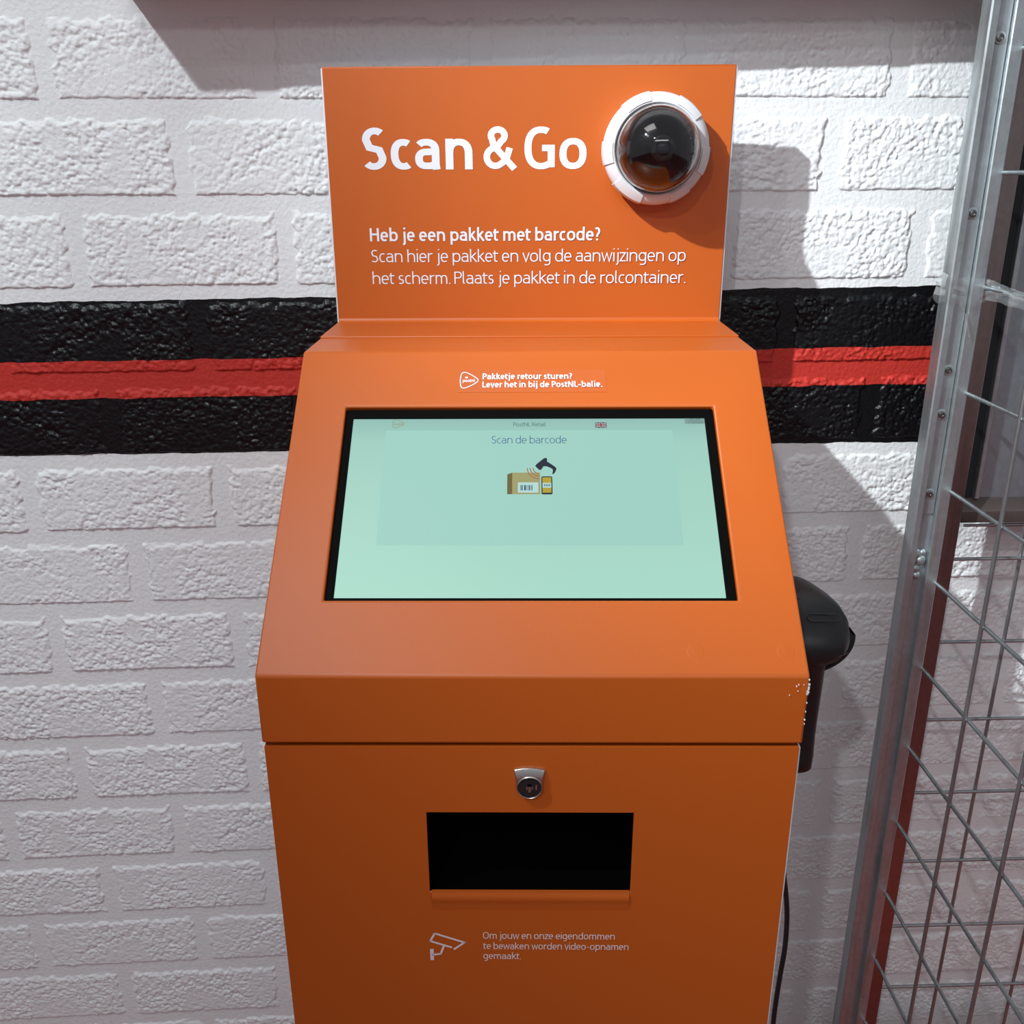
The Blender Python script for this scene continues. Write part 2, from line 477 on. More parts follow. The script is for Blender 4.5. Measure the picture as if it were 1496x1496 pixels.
def brick_mesh(i, length):
    cell = 0.00118
    nx = int(length / cell); ny = int(BH / cell)
    xs = np.linspace(-length / 2, length / 2, nx); zs = np.linspace(0, BH, ny)
    X, Z = np.meshgrid(xs, zs)
    H = np.zeros_like(X)
    # lumpy cast face: many rounded grains of different size
    for (cnt, r0, r1, amp) in ((int(length * BH / 0.000019), 0.0024, 0.0050, 0.0034), (int(length * BH / 0.000012), 0.0014, 0.0026, 0.0016)):
        px = rng.uniform(-length / 2, length / 2, cnt); pz = rng.uniform(0, BH, cnt)
        rr = rng.uniform(r0, r1, cnt); aa = amp * rng.uniform(0.45, 1.0, cnt); st = rng.uniform(0.75, 1.35, cnt)
        base = H.copy()
        for x, z, r, a, s in zip(px, pz, rr, aa, st):
            i0, i1 = np.searchsorted(xs, (x - r * 1.4, x + r * 1.4)); j0, j1 = np.searchsorted(zs, (z - r * 1.4, z + r * 1.4))
            sx = X[j0:j1, i0:i1]; sz = Z[j0:j1, i0:i1]
            d2 = ((sx - x) / (r * s)) ** 2 + ((sz - z) * s / r) ** 2
            bump = a * np.sqrt(np.clip(1 - d2, 0, 1)) + base[j0:j1, i0:i1] * 0.5
            H[j0:j1, i0:i1] = np.where(d2 < 1, np.maximum(H[j0:j1, i0:i1], bump), H[j0:j1, i0:i1])
    Hs = (H + np.roll(H, 1, 0) + np.roll(H, -1, 0) + np.roll(H, 1, 1) + np.roll(H, -1, 1)) / 5
    H = 0.55 * H + 0.45 * Hs
    # some stretches are filled smooth by the paint
    fill = np.clip(smooth_noise(nx, ny, 7, 3, rng) * 2.0 - 0.10, 0.30, 1)
    H = H * fill + 0.0016 * (1 - fill)
    # paint rounds the arris; the edge wanders
    en = smooth_noise(nx, ny, max(8, int(length / .008)), 12, rng) * 0.009 + 0.003
    ex = (np.minimum(X + length / 2, length / 2 - X) - en) / 0.006
    ezb = (Z - (en - .003) * 0.25) / 0.0035; ezt = (BH - Z - en - .004) / 0.008
    e = np.clip(np.minimum(np.minimum(ex, ezb), ezt), 0, 1); e = e * e * (3 - 2 * e)
    Y = -(e * (0.0012 + H)) + 0.0005
    v = np.stack([X, Y, Z], -1).reshape(-1, 3)
    idx = np.arange(nx * ny).reshape(ny, nx)
    f = np.stack([idx[:-1, :-1], idx[:-1, 1:], idx[1:, 1:], idx[1:, :-1]], -1).reshape(-1, 4)
    me = bpy.data.meshes.new('brick')
    me.from_pydata(v.tolist(), [], f.tolist())
    me.materials.append(M_WALL); me.shade_smooth()
    return me


FULL = [brick_mesh(i, BL) for i in range(7)]
HALF = [brick_mesh(i, 0.1215) for i in range(2)]
rb = random.Random(3)
# x of one bed joint per course, measured on the courses left of the kiosk (course 0 sits on the band's top edge)
phase = {2: -0.4748, 1: -0.3295, 0: -0.4687, -1: -0.3314, -2: -0.46, -3: -0.3257, -4: -0.4536, -5: -0.327, -6: -0.4558,
         -7: -0.3272, -8: -0.4506, -9: -0.3188, -10: -0.4414, -11: -0.32, -12: -0.45}
nb = 0
for k in range(-12, 4):
    zb = 1.3632 + k * PH
    ph = phase.get(k, -0.335)
    jl = [ph + PX * n for n in range(-3, 3)]                  # joints left of and behind the kiosk
    if k == 0: jr = [0.6016 + PX * n for n in range(-1, 3)]
    elif k == 1: jr = [0.4743 + PX * n for n in range(0, 4)]
    else: jr = [jl[-1] + PX * (n + 1) for n in range(0, 5)]
    spans = [(jl[i], jl[i + 1]) for i in range(len(jl) - 1)]
    a, b = jl[-1], jr[0]
    if b - a > 0.10: spans.append((a, b))
    spans += [(jr[i], jr[i + 1]) for i in range(len(jr) - 1)]
    for a, b in spans:
        if a > 1.28 or b < -0.95: continue
        Lw = b - a - GAP
        short = Lw < 0.17
        me = rb.choice(HALF if short else FULL)
        o = bpy.data.objects.new('brick', me); COL.objects.link(o)
        o.parent = wall
        o.location = ((a + b) / 2, YW, zb + rb.uniform(-0.001, 0.001))
        sgn = rb.choice((-1, 1))
        o.scale = (sgn * Lw / (0.1215 if short else BL), 1 + rb.uniform(-0.12, 0.12), 1)
        nb += 1

mb = MB(); mb.box(-4.5, 4.5, -6.0, YW, -0.05, 0.0)
tag(mb.build('floor', M_FLOOR), 'dark red shop floor', kind='structure')

# unseen board added above the view, shaped to shade the top of the wall
mb = MB()
mb.prism([(-0.368, YW), (-0.368, YW - 0.119), (1.2, YW - 0.060), (1.2, YW)], 1.6925, 1.72)
sh = mb.build('shadow_board', M_SHADOW_BOARD, bevel=0.002)
tag(sh, 'unseen white board added above the orange sign to shade the wall', 'shadow board')

# ------------------------------------------------------------------ kiosk
KZ = 0.0
MK = Matrix.Translation((0.05405, 0.68662, 0)) @ Matrix.Rotation(-0.0684, 4, 'Z')
kiosk = empty('parcel_kiosk', MK, 'orange self service scanning kiosk with a slanted screen and an upright sign', 'kiosk')
HW = 0.2312
ZB, ZT, ZC = 1.10465, 1.32716, 1.03928       # hood nose, hood top, hood lower rim
DT, DS = 0.26944, 0.45897                    # depth of the hood's upper edge, depth of the sign
EY, EZ = 0.7710673, 0.6367537
MF = Matrix(((1, 0, 0, 0), (0, EY, -EZ, 0), (0, EZ, EY, ZB), (0, 0, 0, 1)))       # face plane: x, s, normal
MV = lambda y, z0=0.0: Matrix(((1, 0, 0, 0), (0, 0, -1, y), (0, 1, 0, z0), (0, 0, 0, 1)))  # upright plane facing the viewer

# hood with the screen opening
mb = MB()
LS = 0.34944
ox0, ox1, os0, os1, dep = -0.1812, 0.1802, 0.0700, 0.2792, 0.0085
def fp(x, s, n=0.0): return tuple(MF @ Vector((x, s, n)))
v = [fp(-HW, 0), fp(HW, 0), fp(HW, LS), fp(-HW, LS), fp(ox0, os0), fp(ox1, os0), fp(ox1, os1), fp(ox0, os1),
     fp(ox0, os0, -dep), fp(ox1, os0, -dep), fp(ox1, os1, -dep), fp(ox0, os1, -dep)]
f = [(0, 1, 5, 4), (1, 2, 6, 5), (2, 3, 7, 6), (3, 0, 4, 7), (4, 5, 9, 8), (5, 6, 10, 9), (6, 7, 11, 10), (7, 4, 8, 11), (8, 9, 10, 11)]
YB = 0.494
v += [(-HW, 0, ZC), (HW, 0, ZC), (-HW, YB, ZC), (HW, YB, ZC), (-HW, YB, ZT), (HW, YB, ZT)]   # 12..17
f += [(12, 13, 1, 0), (12, 14, 15, 13), (14, 16, 17, 15), (16, 3, 2, 17), (12, 0, 3, 16, 14), (13, 15, 17, 2, 1)]
mb.add(v, f)
hood = mb.build('hood', M_ORANGE, kiosk, bevel=0.0022, segs=4)
# folded lip plate between hood and sign
mb = MB(); mb.box(-HW + 0.0005, HW - 0.0005, 0.352, 0.4585, ZT - 0.0005, ZT + 0.0018)
mb.build('top_plate', M_ORANGE, kiosk, bevel=0.0008)
# chips on the hood's corner
mb = MB()
rc = random.Random(5)
for i in range(16):
    if i < 7: c = Vector((HW - 0.0002 - rc.random() * 0.0012, -0.0006 - .0003, ZB - 0.002 - rc.random() * 0.016)); s = rc.uniform(0.0008, 0.0018)
    elif i < 11: c = Vector((HW - 0.0008, -0.0004, ZB - 0.02 - rc.random() * 0.03)); s = rc.uniform(0.0006, 0.0011)
    else: c = Vector((HW - 0.004 - rc.random() * 0.012, -0.0001, ZB - 0.006 - rc.random() * 0.012)); s = rc.uniform(0.0004, 0.0009)
    s *= .72; n = 6; pts = [(c.x + s * rc.uniform(.6, 1.2) * math.cos(k * PI / 3), c.z + 1.5 * s * rc.uniform(.6, 1.2) * math.sin(k * PI / 3)) for k in range(n)]
    mb.prism(pts, -0.0002, 0.0006, 0, MV(c.y))
tag(mb.build('paint_chip', M_CHIP, hood), 'whitish chips where the paint is knocked off the corner', kind='stuff')
# two painted-over fixings pressed out of the slope
for x in (0.1382, 0.2140):
    mb = MB()
    mb.lathe([(0.0, 0.00020), (0.0025, 0.00020), (0.0036, 0.00010), (0.0052, 0.00010), (0.0066, 0.00017), (0.0080, -0.0001)], 24, 0, MF @ Matrix.Translation((x, 0.022, 0)))
    mb.build('dimple', M_ORANGE, hood, smooth=True, angle=80)

# monitor set in the opening
mb = MB()
sx0, sx1, ss0, ss1 = -0.1734, 0.1708, 0.0740, 0.2685
zb_ = -dep + 0.0004; zf = -0.0012
def frame(mb, o, i, z0, z1, M, m=0):
    (a0, b0, a1, b1), (c0, d0, c1, d1) = o, i
    P = [(a0, b0), (a1, b0), (a1, b1), (a0, b1)]; Q = [(c0, d0), (c1, d0), (c1, d1), (c0, d1)]
    v = [(*p, z1) for p in P] + [(*p, z1) for p in Q] + [(*p, z0) for p in P] + [(*p, z0) for p in Q]
    f = []
    for k in range(4):
        j = (k + 1) % 4
        f += [(k, j, 4 + j, 4 + k), (8 + k, 12 + k, 12 + j, 8 + j), (k, 8 + k, 8 + j, j), (4 + k, 4 + j, 12 + j, 12 + k)]
    mb.add(v, f, m, M)
frame(mb, (ox0 + .0006, os0 + .0006, ox1 - .0006, os1 - .0006), (sx0, ss0, sx1, ss1), zb_, -0.0045, MF)
mon = mb.build('monitor', M_BEZEL, kiosk, bevel=0.0004)

def screen_mat():
    m = bpy.data.materials.new('lit_screen'); m.use_nodes = True
    nt = m.node_tree; b = nt.nodes['Principled BSDF']; L = nt.links.new
    b.inputs['Base Color'].default_value = (0.02, 0.02, 0.02, 1); b.inputs['Roughness'].default_value = 0.3
    tc = nt.nodes.new('ShaderNodeTexCoord')
    sp = nt.nodes.new('ShaderNodeSeparateXYZ'); L(tc.outputs['Generated'], sp.inputs[0])
    rp = nt.nodes.new('ShaderNodeValToRGB'); L(sp.outputs['Z'], rp.inputs['Fac'])
    e = rp.color_ramp.elements
    e[0].position = 0.0; e[0].color = (0.385, 0.70, 0.575, 1)
    e[1].position = 1.0; e[1].color = (0.265, 0.50, 0.445, 1)
    k = rp.color_ramp.elements.new(0.86); k.color = (0.335, 0.61, 0.515, 1)
    L(rp.outputs['Color'], b.inputs['Emission Color']); b.inputs['Emission Strength'].default_value = 0.96
    b.inputs['Specular IOR Level'].default_value = 0.25
    return m
mb = MB(); mb.prism([(sx0, ss0), (sx1, ss0), (sx1, ss1), (sx0, ss1)], -dep + 0.0004, -0.0060, 0, MF)
scr = mb.build('screen', screen_mat(), mon)
ZS = -0.0060
# the shown page: a slightly cooler centre block and a grey clock tab
E_PANEL = emis('screen_page', (0.362, 0.672, 0.578)); E_TAB = emis('screen_tab', (0.22, 0.36, 0.33))
E_BLUE = emis('screen_blue', (0.075, 0.17, 0.34)); E_GREY = emis('screen_grey', (0.10, 0.18, 0.17)); E_GREY2 = emis('screen_soft_grey', (0.15, 0.25, 0.24))
E_NAVY = emis('screen_navy', (0.008, 0.010, 0.028)); E_TAN = emis('screen_tan', (0.37, 0.35, 0.15)); E_OLIVE = emis('screen_olive', (0.15, 0.125, 0.035))
E_LABEL = emis('screen_label', (0.48, 0.74, 0.70)); E_TEAL = emis('screen_teal', (0.02, 0.09, 0.12)); E_YEL = emis('screen_yellow', (0.48, 0.36, 0.025))
E_ORG = emis('screen_orange', (0.40, 0.14, 0.04)); E_RED = emis('screen_red', (0.30, 0.03, 0.03)); E_FLAGB = emis('screen_flag_blue', (0.03, 0.04, 0.12))
E_FLAGW = emis('screen_flag_white', (0.42, 0.60, 0.58)); E_OUT = emis('screen_logo', (0.30, 0.33, 0.17))
mb = MB(); mb.flat([(0.1514, 0.2620), (0.1708, 0.2620), (0.1708, 0.2685), (0.1514, 0.2685)], ZS + .0002, 0, MF)
mb.build('clock_tab', E_TAB, mon)
lettering('lettering', '17:25', MF, 0.1562, 0.1668, 0.2655, 0.0027, .14, E_GREY, mon, lift=ZS + .0004)
lettering('lettering', '28-02-2025', MF, 0.1545, 0.1690, 0.2626, 0.0018, .15, E_GREY, mon, lift=ZS + .0004)
lettering('lettering', 'PostNL Retail', MF, -0.0163, 0.0153, 0.2592, 0.0047, .10, E_GREY, mon, lift=ZS + .0003)
lettering('lettering', 'Scan de barcode', MF, -0.0373, 0.0353, 0.2390, 0.0088, .085, E_BLUE, mon, lift=ZS + .0003)
mb = MB()
frame(mb, (-0.1404, 0.1272, 0.1382, 0.2546), (-0.1400, 0.1276, 0.1378, 0.2542), ZS, ZS + .0001, MF)
mb.flat([(-0.1400, 0.1276), (0.1378, 0.1276), (0.1378, 0.2542), (-0.1400, 0.2542)], ZS + .0001, 0, MF)
mb.build('page_block', E_PANEL, mon)


def logo_outline(cx, cy, w, h):
    """rounded pebble-like triangle pointing sideways"""
    P = [(-.50, .05), (-.46, .36), (-.36, .49), (-.18, .49), (.05, .38), (.30, .22), (.46, .09), (.50, 0), (.46, -.09), (.30, -.22), (.05, -.36), (-.18, -.47), (-.36, -.48), (-.46, -.36), (-.50, -.05)]
    pts = []
    n = len(P)
    for i in range(n):
        p0, p1, p2, p3 = [Vector(P[(i + k) % n]) for k in (-1, 0, 1, 2)]
        for t in (0, .33, .66):
            q = 0.5 * ((2 * p1) + (-p0 + p2) * t + (2 * p0 - 5 * p1 + 4 * p2 - p3) * t * t + (-p0 + 3 * p1 - 3 * p2 + p3) * t ** 3)
            pts.append((cx + q.x * w, cy + q.y * h))
    return pts


def ring(mb, pts, w, z, M, m=0):
    n = len(pts); v = []
    for i in range(n):
        a = Vector(pts[i - 1]); b = Vector(pts[(i + 1) % n]); d = (b - a).normalized(); nn = Vector((-d.y, d.x)); p = Vector(pts[i])
        v += [(*(p + nn * w / 2), z), (*(p - nn * w / 2), z)]
    mb.add(v, [(2 * i, 2 * i + 1, (2 * i + 3) % (2 * n), (2 * i + 2) % (2 * n)) for i in range(n)], m, M)


def logo(name, cx, cy, w, h, lw, M, z, m, parent):
    mb = MB(); ring(mb, logo_outline(cx, cy, w, h), lw, z, M)
    o = mb.build(name, m, parent, recalc=False)
    # small crown of three dots and a bar over the wordmark
    return o


logo('logo', -0.1287, 0.2628, 0.0112, 0.0098, 0.0006, MF, ZS + .0003, E_OUT, mon)
lettering('lettering', 'postnl', MF, -0.1325, -0.1245, 0.2612, 0.0026, .17, E_OUT, mon, lift=ZS + .0003)
# flag
mb = MB(); fx0, fx1, fy0, fy1 = 0.0637, 0.0750, 0.2572, 0.2640
W_, H_ = fx1 - fx0, fy1 - fy0
zz = ZS + .0003
mb.flat([(fx0, fy0), (fx1, fy0), (fx1, fy1), (fx0, fy1)], zz, 0, MF)
def bar(p, q, w, z, m):
    p, q = Vector(p), Vector(q); d = (q - p).normalized(); n = Vector((-d.y, d.x)) * w / 2
    mb.flat([tuple(p - n), tuple(q - n), tuple(q + n), tuple(p + n)], z, m, MF)
for m_, w_, dz in ((1, .0013, .00005), (2, .0005, .0001)):
    bar((fx0, fy0), (fx1, fy1), w_, zz + dz, m_); bar((fx0, fy1), (fx1, fy0), w_, zz + dz, m_)
for m_, w_, dz in ((1, .0024, .00015), (2, .0013, .0002)):
    bar((fx0, (fy0 + fy1) / 2), (fx1, (fy0 + fy1) / 2), w_, zz + dz, m_); bar(((fx0 + fx1) / 2, fy0), ((fx0 + fx1) / 2, fy1), w_, zz + dz, m_)
mb.build('flag_icon', [E_FLAGB, E_FLAGW, E_RED], mon, recalc=False)
# parcel, phone and hand scanner pictogram
mb = MB(); z1 = ZS + .0003
mats = [E_TAN, E_OLIVE, E_LABEL, E_TEAL, E_YEL, E_NAVY, E_ORG]
R_ = lambda a, b, c, d, m, z: mb.flat([(a, b), (c, b), (c, d), (a, d)], z, m, MF)
R_(-.0170, .1815, .0093, .2055, 0, z1)
mb.flat([(-.0217, .1815), (-.0170, .1815), (-.0170, .2055), (-.0217, .2035)], z1, 1, MF)
R_(-.0117, .1832, .0076, .1945, 2, z1 + .0001)
bx = -.0094
for wd, gp in ((.0004, .0006), (.0012, .0014), (.0016, .0006), (.0004, .0006), (.0004, .0007), (.0011, .0008), (.0006, .0004), (.0006, 0)):
    R_(bx, .1855, bx + wd, .1915, 3, z1 + .0002); bx += wd + gp
for r in (.0060, .0088, .0116):
    pts = [(.0088 + r * 1.0 * math.cos(math.radians(a)), .2105 + r * 1.05 * math.sin(math.radians(a))) for a in range(180, 272, 10)]
    for p, q in zip(pts, pts[1:]): bar(p, q, .0009, z1 + .0003, 6)
def rrect(a, b, c, d, r, m, z):
    P = []
    for (x, y, s) in ((c - r, d - r, 0), (a + r, d - r, 90), (a + r, b + r, 180), (c - r, b + r, 270)):
        P += [(x + r * math.cos(math.radians(s + t)), y + r * math.sin(math.radians(s + t))) for t in (0, 30, 60, 90)]
    mb.flat(P, z, m, MF)
rrect(.0105, .1812, .0208, .2012, .0012, 5, z1 + .0001)
R_(.0115, .1830, .0198, .2000, 4, z1 + .0002)
R_(.0115, .1885, .0198, .1938, 2, z1 + .0003)
for q in (.0128, .0136, .0150, .0158, .0172, .0180): R_(q, .1900, q + .0006, .1922, 3, z1 + .0004)
gun = [(.0047, .2128), (.0062, .2150), (.0128, .2212), (.0150, .2222), (.0163, .2208), (.0160, .2180), (.0205, .2145), (.0240, .2115),
       (.0250, .2098), (.0243, .2072), (.0225, .2038), (.0208, .2035), (.0215, .2070), (.0212, .2092), (.0185, .2110), (.0150, .2125), (.0125, .2122), (.0105, .2085), (.0085, .2082)]
mb.flat(gun, z1 + .0004, 5, MF)
mb.build('parcel_icon', mats, mon, recalc=False)

# sticker above the screen
mb = MB(); mb.prism([(-0.0716, 0.2965), (0.0760, 0.2965), (0.0760, 0.3255), (-0.0716, 0.3255)], 0, 0.00025, 0, MF)
st = mb.build('sticker', M_STICK, kiosk)
logo('logo', -0.0605, 0.3114, 0.0178, 0.0200, 0.0009, MF, .0006, M_INK, st)
lettering('lettering', 'postnl', MF, -0.0669, -0.0546, 0.3090, 0.0042, .15, M_INK, st, lift=.0006)
mb = MB(); mb.prism([(-.0644, .3140), (-.0622, .3140), (-.0618, .3158), (-.0648, .3158)], .0004, .0006, 0, MF)
mb.build('crown_mark', M_INK, st)
lettering('lettering', 'Pakketje retour sturen?', MF, -0.0472, 0.0425, 0.3126, 00.0074, .155, M_INK, st, lift=.0006)
lettering('lettering', 'Lever het in bij de PostNL-balie.', MF, -0.0472, 0.0720, 0.3024, 00.0074, .155, M_INK, st, lift=.0006)

# body: light shell, orange front door with the slot
mb = MB(); mb.box(-0.2310, 0.2314, 0.0030, 0.488, 0.045, 1.0345)
body = mb.build('body', M_BODYW, kiosk, bevel=0.0015)
mb = MB()
dz0, dz1 = 0.06, 1.0364
hx0, hx1, hz0, hz1 = -0.0925, 0.0905, 0.8810, 0.9685
frame(mb, (-0.2296, dz0, 0.2290, dz1), (hx0, hz0, hx1, hz1), -0.0030, 0.0, MV(0.0))
mb.box(-0.2296, 0.2290, 0.0030, 0.40, 1.0346, 1.0364)
door = mb.build('front_door', M_ORANGE, kiosk, bevel=0.0012, segs=3)
mb = MB()   # rolled lip under the slot
NL = 14
prof = []
for i in range(NL + 1):
    t = i / NL
    prof.append((hz0 + 0.002 - 0.0215 * t, 0.0002 + 0.0010 * math.sin(PI * min(1, t * 1.35)) ** 2 * (1 if t < .74 else 0) + 0.0008 * math.sin(PI * t)))
v = []; 
for z, h in prof: v += [(hx0 + .002, -h, z), (hx1 - .001, -h, z)]
mb.add(v, [(2 * i, 2 * i + 1, 2 * i + 3, 2 * i + 2) for i in range(NL)])
mb.box(hx0 + .002, hx1 - .001, -0.0005, 0.0020, hz0 - .0006, hz0 + .0010)
mb.build('slot_lip', M_ORANGE, door, smooth=True, angle=60)
mb = MB()   # dark tray behind the slot: five walls with thickness
a, b, c, d = hx0 - .006, hx1 + .006, hz0 - .006, hz1 + .006
mb.box(a, b, 0.16, 0.164, c, d); mb.box(a - .003, a, .0032, .164, c, d); mb.box(b, b + .003, .0032, .164, c, d)
mb.box(a, b, .0032, .164, c - .003, c); mb.box(a, b, .0032, .164, d, d + .003)
mb.build('slot_box', M_DARK, door)
# the body shell must not close the slot: cut it
cut = MB(); cut.box(a - .004, b + .004, -0.01, 0.17, c - .004, d + .004)
cm = cut.build('slot_cutter', M_DARK)
cm.matrix_world = MK
bo = body.modifiers.new('slot', 'BOOLEAN'); bo.object = cm; bo.operation = 'DIFFERENCE'; bo.solver = 'EXACT'
body.modifiers.move(1, 0)
dg = bpy.context.evaluated_depsgraph_get()
me_new = bpy.data.meshes.new_from_object(body.evaluated_get(dg))
body.modifiers.clear(); body.data = me_new
bpy.data.objects.remove(cm)
# base plinth
mb = MB(); mb.box(-0.222, 0.222, 0.012, 0.478, 0.0, 0.046)
mb.build('plinth', M_BLACKP, kiosk)

# cam lock
mb = MB()
ML = MV(0.0, 0.0)
lx, lz = -0.0015, 1.0005
P = [(lx - .0140, lz + .0135), (lx - .0075, lz + .0148), (lx, lz + .0152), (lx + .0075, lz + .0148), (lx + .0140, lz + .0135), (lx + .0134, lz + .004), (lx + .0122, lz - .007), (lx + .0095, lz - .0118), (lx + .004, lz - .0140),
     (lx - .004, lz - .0140), (lx - .0095, lz - .0118), (lx - .0122, lz - .007), (lx - .0134, lz + .004)]
def taper(P, s, c): return [(c[0] + (p[0] - c[0]) * s, c[1] + (p[1] - c[1]) * s) for p in P]
P = [(lx + (p[0] - lx) * .93, p[1]) for p in P]
n = len(P); P2 = [(p[0], p[1] - (.0042 if p[1] > lz + .009 else 0)) for p in taper(P, .88, (lx, lz - .001))]
mb.add([(*p, .0) for p in P] + [(*p, .0020) for p in P] + [(*p, .0048) for p in P2], [tuple(range(2 * n, 3 * n))] + [(i, (i + 1) % n, n + (i + 1) % n, n + i) for i in range(n)] + [(n + i, n + (i + 1) % n, 2 * n + (i + 1) % n, 2 * n + i) for i in range(n)], 0, ML)
lock = mb.build('lock', M_CHROME, door, bevel=0.0004)
mb = MB(); MLc = ML @ Matrix.Translation((lx, lz - .0022, -.0034))
mb.lathe([(0.0111, .0070), (0.0111, .0090), (0.0107, .0093), (0.0104, .0090), (0.0104, .0085)], 32, 1, MLc)
mb.lathe([(0.0104, .0086), (0.0, .0086)], 32, 0, MLc)
mb.box(-.0010, .0010, -.0045, .0005, .0086, .0092, 1, MLc); mb.box(-.0018, .0018, .0012, .0036, .0085, .0087, 2, MLc)
mb.box(-.0028, -.0018, -.002, .0008, .0086, .0090, 1, MLc); mb.box(.0018, .0028, -.002, .0008, .0086, .0090, 1, MLc); mb.box(.0052, .0064, -.002, .0028, .0086, .0089, 1, MLc)
# both kept as one small cylinder with the keyhole
mb.build('lock_cylinder', [M_BLACKP, M_CHROME, M_DARK], door, smooth=True, angle=40)

# notice on the door
mb = MB()
IC = lambda px, py: (-0.0945 + (px - 628) * 0.000613, 0.8350 - (py - 1361) * 0.00079)
MD = MV(-0.0004)
def stroke(mb, pts, w, M, z=0.0):
    for p, q in zip(pts, pts[1:]):
        p, q = Vector(p), Vector(q); d = (q - p).normalized(); nn = Vector((-d.y, d.x)) * w / 2; e = d * w * .5
        mb.flat([tuple(p - nn - e), tuple(q - nn + e), tuple(q + nn + e), tuple(p + nn - e)], z, 0, M)
A = lambda zx, zy: IC(580 + zx / 3.74, 1100 + zy / 3.74)
stroke(mb, [A(210, 985), A(183, 1028), A(300, 1062)], .0020, MD)
stroke(mb, [A(210, 985), A(378, 1035), A(320, 1072)], .0020, MD)
stroke(mb, [A(258, 1058), A(240, 1100), A(196, 1105)], .0020, MD)
stroke(mb, [A(190, 1080), A(190, 1128)], .0034, MD)
mb.build('camera_icon', M_INK3, door, recalc=False)
for body_, x1_, zb2 in (('Om jouw en onze eigendommen', .0780, .8272), ('te bewaken worden video-opnamen', .0912, .8149), ('gemaakt.', -.0093, .8030)):
    lettering('lettering', body_, MD, -.0446, x1_, zb2, .0078, .105, M_INK2, door, lift=0)

# upright sign: light back tray and orange face
mb = MB()
mb.box(-0.2316, 0.2316, DS + 0.0012, DS + 0.018, ZT, ZT + 0.2812)
sign_tray = mb.build('sign_tray', M_BODYW, kiosk, bevel=0.0008)
mb = MB(); mb.box(-0.2298, 0.2296, DS, DS + 0.0014, ZT + 0.0012, ZT + 0.2818)
mb.box(-0.2298, 0.2296, DS, DS + 0.016, ZT + 0.2813, ZT + 0.2825)
sign = mb.build('sign_panel', M_ORANGE, kiosk, bevel=0.0006)
mb = MB()   # rolled bend at the foot of the sign
v = []; nn_ = 8
for i in range(nn_ + 1):
    a_ = PI / 2 * i / nn_; r_ = 0.006
    for x_ in (-0.2292, 0.2292): v.append((x_, DS + .0002 - r_ + r_ * math.sin(a_), ZT + .0016 + r_ - r_ * math.cos(a_)))
mb.add(v, [(2 * i, 2 * i + 1, 2 * i + 3, 2 * i + 2) for i in range(nn_)])
mb.build('sign_fold', M_ORANGE, kiosk, smooth=True, angle=60)
MS = MV(DS - 0.0003, 1.32643)
lettering('lettering', 'Scan', MS, -.1905, -.0640, .1755, .0450, .158, M_INK, sign, lift=0)
lettering('lettering', '&', MS, -.0515, -.0165, .1757, .0455, .150, M_INK, sign, lift=0)
lettering('lettering', 'Go', MS, -.0048, .0660, .1752, .0455, .150, M_INK, sign, lift=0)
lettering('lettering', 'Heb je een pakket met barcode?', MS, -.1863, .0842, .0965, .0148, .140, M_INK, sign, lift=0)
lettering('lettering', 'Scan hier je pakket en volg de aanwijzingen op', MS, -.1862, .1852, .0725, .0142, .088, M_INK, sign, lift=0)
lettering('lettering', 'het scherm. Plaats je pakket in de rolcontainer.', MS, -.1858, .1865, .0472, .0142, .088, M_INK, sign, lift=0)

# ------------------------------------------------------------------ dome camera on the sign
MDC = MK @ MV(DS, 1.32643) @ Matrix.Translation((0.1415, 0.1955, 0.0))
dome = empty('dome_camera', MDC, 'white rimmed dome security camera with dark glossy bubble on the orange sign', 'camera')
mb = MB()
mb.lathe([(0.0570, 0.0), (0.0585, 0.014), (0.0590, 0.026), (0.0572, 0.0320), (0.0520, 0.0365), (0.0478, 0.0380), (0.0462, 0.0365), (0.0460, 0.030), (0.0460, 0.010)], 96)
rg = mb.build('rim', M_WHITEP, dome, smooth=True, angle=35)
for k, (a0, a1) in enumerate(((-28, 2), (36, 66), (100, 132), (172, 196), (218, 254), (288, 312))):
    mb = MB(); mb.lathe([(0.0588, 0.012), (0.0599, 0.014), (0.0602, 0.0262), (0.0584, 0.0330), (0.0528, 0.0375), (0.0496, 0.0388), (0.0490, 0.037)], 12, 0, None, math.radians(a0), math.radians(a1))
    mb.build('grip_tab', M_WHITEP, dome, smooth=True, angle=35)
ML_ = mat('black_liner', (0.004, 0.004, 0.005), 0.16)
DC = 0.040
mb = MB()
mb.lathe([(0.0457, 0.030)] + [(0.0457 * math.cos(PI / 2 * i / 24), DC + 0.0457 * math.sin(PI / 2 * i / 24)) for i in range(25)], 64)
gl = mb.build('bubble', glass('smoked_bubble', (0.72, 0.70, 0.70), 0.035), dome, smooth=True, angle=60)
sol = gl.modifiers.new('shell', 'SOLIDIFY'); sol.thickness = 0.0012; sol.offset = -1
mb = MB()
mb.lathe([(0.0442, 0.020), (0.0436, 0.036)] + [(0.0425 * math.cos(PI / 2 * i / 16), DC - .001 + 0.0425 * math.sin(PI / 2 * i / 16)) for i in range(1, 14)], 64)
mb.build('shroud', ML_, dome, smooth=True, angle=60)
for k in range(8):
    mb = MB(); a_ = math.radians(-48 + 13 * k)
    pts = [(0.0432 * math.cos(e) * math.cos(a_), 0.0432 * math.cos(e) * math.sin(a_), DC - .001 + 0.0432 * math.sin(e)) for e in (0.45, 0.55, 0.65, 0.78)]
    mb.tube(pts, 0.00035, 5)
    mb.build('shroud_rib', M_RIB, dome)
mb = MB()
mb.lathe([(0.013, 0.070), (0.013, 0.0815), (0.0115, 0.0828), (0.0085, 0.0828), (0.008, 0.080), (0.0, 0.080)], 40)
